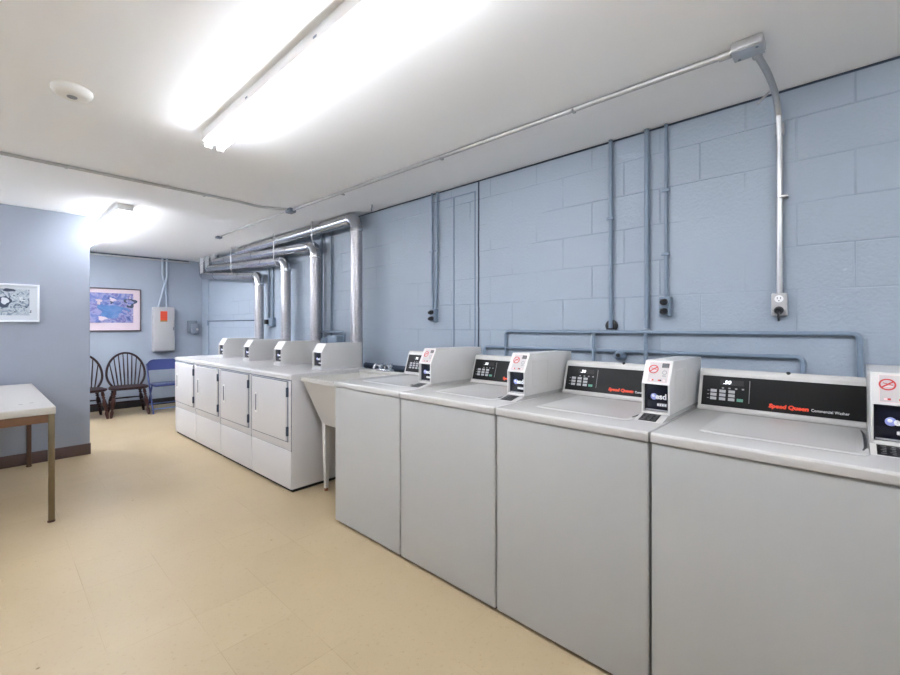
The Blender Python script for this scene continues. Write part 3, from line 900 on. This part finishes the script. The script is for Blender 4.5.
def picture(name, label, loc, x0, x1, z0, z1, fw, fm, board, board_w, art, extra):
    r = thing(name, label, 'framed picture', loc)
    k = MB()
    for a, b, c, d_ in ((x0, x1, z0, z0 + fw), (x0, x1, z1 - fw, z1), (x0, x0 + fw, z0 + fw, z1 - fw), (x1 - fw, x1, z0 + fw, z1 - fw)):
        k.box(a, b, -.028, -.0005, c, d_, fm, .003)
    k.build('frame', r)
    MB().box(x0 + fw * .8, x1 - fw * .8, -.012, -.002, z0 + fw * .8, z1 - fw * .8, board).build('mat_board', r)
    k = MB().box(x0 + fw + board_w[0], x1 - fw - board_w[1], -.0135, -.011, z0 + fw + board_w[2], z1 - fw - board_w[3], art)
    extra(k)
    k.build('print', r)
    return r
def blob(k, cx_, cz_, rx, rz, y, m, n=28, wob=.12, ph=0):
    P = []
    for j in range(n):
        t = 2 * PI * j / n
        q = 1 + wob * math.sin(3 * t + ph) + wob * .6 * math.sin(5 * t + 2 * ph)
        P.append((cx_ + rx * q * math.cos(t), cz_ + rz * q * math.sin(t)))
    k.prism(P, 'y', y, y + .0006, m)
def ex1(k):
    blob(k, .085, .010, .045, .05, -.0142, 'print_ink', ph=.4)
    blob(k, .09, .018, .025, .03, -.0146, 'mat_board', ph=1.4)
    blob(k, .115, .115, .04, .014, -.0142, 'print_ink', ph=2)
    for j in range(26):
        blob(k, random.uniform(.02, .26), random.uniform(-.09, .09), .006, .005, -.0140, 'print_ink', 10, .3, j)
picture('framed_picture', 'white-framed grey print on the blue partition wall', (0, 5.52, 1.478), -.33, .313, -.172, .172, .016, 'white_frame', 'mat_board', (.05, .05, .045, .03), 'print_grey', ex1)
def ex2(k):
    blob(k, .06, -.02, .17, .10, -.0142, 'print_pool', ph=.7, wob=.2)
    blob(k, .22, -.07, .09, .06, -.0144, 'print_violet', ph=2.7, wob=.2)
    blob(k, -.10, .12, .03, .04, -.0148, 'pink_board', ph=.3, wob=.3)
    blob(k, .06, .15, .035, .03, -.0148, 'pink_board', ph=1.3, wob=.3)
    blob(k, .05, .11, .02, .02, -.0150, 'print_ink', ph=1.3, wob=.3)
    blob(k, .28, .11, .07, .07, -.0146, 'print_ink', ph=.2, wob=.25)
    blob(k, .27, .115, .045, .045, -.0150, 'print_violet', ph=.9, wob=.2)
    blob(k, -.02, .16, .08, .06, -.0146, 'print_violet', ph=1.9, wob=.2)
    blob(k, -.06, -.13, .05, .03, -.0146, 'pink_board', ph=1.2, wob=.2)
picture('framed_picture', 'violet and blue print with a pale pink mat in a dark frame, far wall', (1.2, YF, 1.51), -.52, .415, -.325, .325, .014, 'thin_frame', 'pink_board', (.075, .085, .115, .06), 'print_violet', ex2)

# ------------------------------------------------------------------ chairs
def make_windsor():
    r = thing('windsor_chair', '', 'chair', (0, 0, 0), 0, 'dark bow-back wooden chairs')
    zs = .392
    # saddle seat
    P = []
    for j in range(40):
        t = 2 * PI * j / 40
        c, s = math.cos(t), math.sin(t)
        e = .62
        P.append((.235 * math.copysign(abs(c) ** e, c) * (1.0 if s < 0 else .93), .215 * math.copysign(abs(s) ** e, s)))
    k = MB()
    k.rings([[(x * .93, y * .93, zs - .02) for x, y in P], [(x, y, zs - .006) for x, y in P], [(x, y, zs + .006) for x, y in P],
             [(x * .96, y * .96, zs + .014) for x, y in P], [(x * .6, y * .6, zs + .006) for x, y in P]], 'dark_wood')
    k.build('seat', r, smooth=50)
    turn = [(0, .013), (.06, .018), (.16, .022), (.20, .012), (.235, .024), (.27, .012), (.34, .022), (.48, .027), (.58, .02), (.63, .012), (.67, .025), (.71, .012), (.8, .021), (.9, .018), (1, .014)]
    F = {}
    for sx, sy, m in ((-1, -1, 'turned_wood'), (1, -1, 'turned_wood'), (-1, 1, 'dark_wood'), (1, 1, 'dark_wood')):
        a = Vector((sx * (.165 if sy < 0 else .15), sy * .14, zs - .012)); b = Vector((sx * .215, sy * (.2 if sy < 0 else .22), .0))
        F[sx, sy] = (a, b)
        MB().lathe(a, b, turn, m, 12).build('leg', r)
    k = MB()
    for sx in (-1, 1):
        p = F[sx, -1][0].lerp(F[sx, -1][1], .52); q = F[sx, 1][0].lerp(F[sx, 1][1], .52)
        k.lathe(p, q, [(0, .008), (.5, .014), (1, .008)], 'dark_wood', 10)
        F[sx] = p.lerp(q, .5)
    k.lathe(F[-1], F[1], [(0, .008), (.5, .014), (1, .008)], 'dark_wood', 10)
    k.lathe(F[-1, 1][0].lerp(F[-1, 1][1], .42), F[1, 1][0].lerp(F[1, 1][1], .42), [(0, .008), (.5, .013), (1, .008)], 'dark_wood', 10)
    k.build('stretcher', r)
    H_ = .875
    def bow(t):                                             # t from 0 (left foot) over 1/2 (top) to 1
        a = PI * (1.22 - 1.44 * t)
        z = zs + .175 + .298 * math.sin(a) if math.sin(a) > 0 else zs + .175 + .24 * math.sin(a)
        return Vector((.226 * math.cos(a), .155 + .15 * (z - zs) / .47, z))
    pts = [Vector((-.165, .15, zs + .002))] + [bow(i / 36) for i in range(37)] + [Vector((.165, .15, zs + .002))]
    MB().tube(pts, .0145, 'dark_wood', 10).build('back_bow', r)
    for i in range(8):
        u = -1 + 2 * (i + .5) / 8
        x0 = u * .155
        x1 = u * .216
        a = math.acos(max(-1, min(1, x1 / .226)))
        z1 = zs + .175 + .298 * math.sin(a)
        MB().lathe((x0, .165, zs), (x1, .155 + .15 * (z1 - zs) / .47, z1), [(0, .007), (.35, .0095), (1, .006)], 'dark_wood', 8).build('spindle', r)
    return r
ch = make_windsor()
ch.location = (1.352, 7.57, 0); ch.rotation_euler = (0, 0, math.radians(-3))
ch['label'] = 'dark wooden bow-back spindle chair in full view, beside the blue folding chair'
c2 = copy_tree(ch)
c2.location = (.872, 7.58, 0); c2.rotation_euler = (0, 0, math.radians(2))
c2['label'] = 'dark wooden bow-back spindle chair partly hidden by the partition wall'

r = thing('folding_chair', 'blue metal folding chair between the wooden chair and the dryers', 'chair', (1.815, 7.55, 0))
for s in (-1, 1):
    # front frame leg runs up into the back; rear leg slants the other way
    MB().tube(fillet([(s * .215, -.24, .0), (s * .215, .02, .42), (s * .215, .14, .70)], .05), .0115, 'blue_steel', 10).build('leg', r)
    MB().tube([(s * .19, .22, .0), (s * .19, -.05, .40)], .0105, 'blue_steel', 10).build('leg', r)
MB().tube([(-.215, -.20, .062), (.215, -.20, .062)], .009, 'blue_steel_light', 10).build('cross_bar', r)
MB().tube([(-.19, .16, .09), (.19, .16, .09)], .009, 'blue_steel_light', 10).build('cross_bar', r)
k = MB()
rows = []
for z in (.60, .625, .66, .685, .705, .722, .738, .75, .757):
    wv = .222 if z < .65 else .222 - .10 * (1 - math.sqrt(max(0, 1 - ((z - .65) / .108) ** 2)))
    rows.append([Vector((wv * math.sin(PI / 2 * (i / 16 * 2 - 1)), .105 + (z - .60) * .42 + .03 * (1 - (i / 16 * 2 - 1) ** 2), z)) for i in range(17)])
full = [list(a) + [p + Vector((0, .008, 0)) for p in a[::-1]] for a in rows]
k.rings(full, 'blue_steel')
k.build('back_panel', r, smooth=50)
k = MB()
k.prism([(-.2, -.20), (-.17, -.225), (.17, -.225), (.2, -.20), (.2, .13), (.17, .16), (-.17, .16), (-.2, .13)], 'z', .385, .412, 'blue_steel', .008, seg=3)
k.build('seat', r)

# ------------------------------------------------------------------ table
r = thing('work_table', 'white laminate table with bronze metal legs at the left edge, by the partition wall', 'table', (-.1066, 4.61, 0), .02)
TX, TY = .383, .832
k = MB().box(-TX, TX, -TY, TY, .703, .748, 'laminate_edge', .003).box(-TX + .004, TX - .004, -TY + .004, TY - .004, .7475, .7487, 'laminate_white')
for x, y in ((.235, -.56), (.29, -.53)):
    k.lathe((x, y, .7486), (x, y, .7492), [(0, .013), (1, .012)], 'grey_ink', 12)
k.build('tabletop', r)
k = MB()
for s in (-1, 1):
    k.box(-TX + .02, TX - .035, s * (TY - .022) - .009, s * (TY - .022) + .009, .648, .703, 'apron_wood', .002)
    k.box(s * (TX - .022) - .009, s * (TX - .022) + .009, -TY + .035, TY - .035, .648, .703, 'apron_wood', .002)
k.build('apron', r)
for sx in (-1, 1):
    for sy in (-1, 1):
        x, y = sx * (TX - .02), sy * (TY - .02)
        g = MB().box(x - .016, x + .016, y - .016, y + .016, .012, .703, 'bronze_metal' if sy < 0 else 'foot_shaded_leg_metal', .002).build('leg', r)  # far legs get a darker metal, their shade painted in
        MB().lathe((x, y, 0), (x, y, .014), [(0, .02), (.6, .02), (1, .012)], 'foot_shaded_leg_metal', 14).build('foot', g)
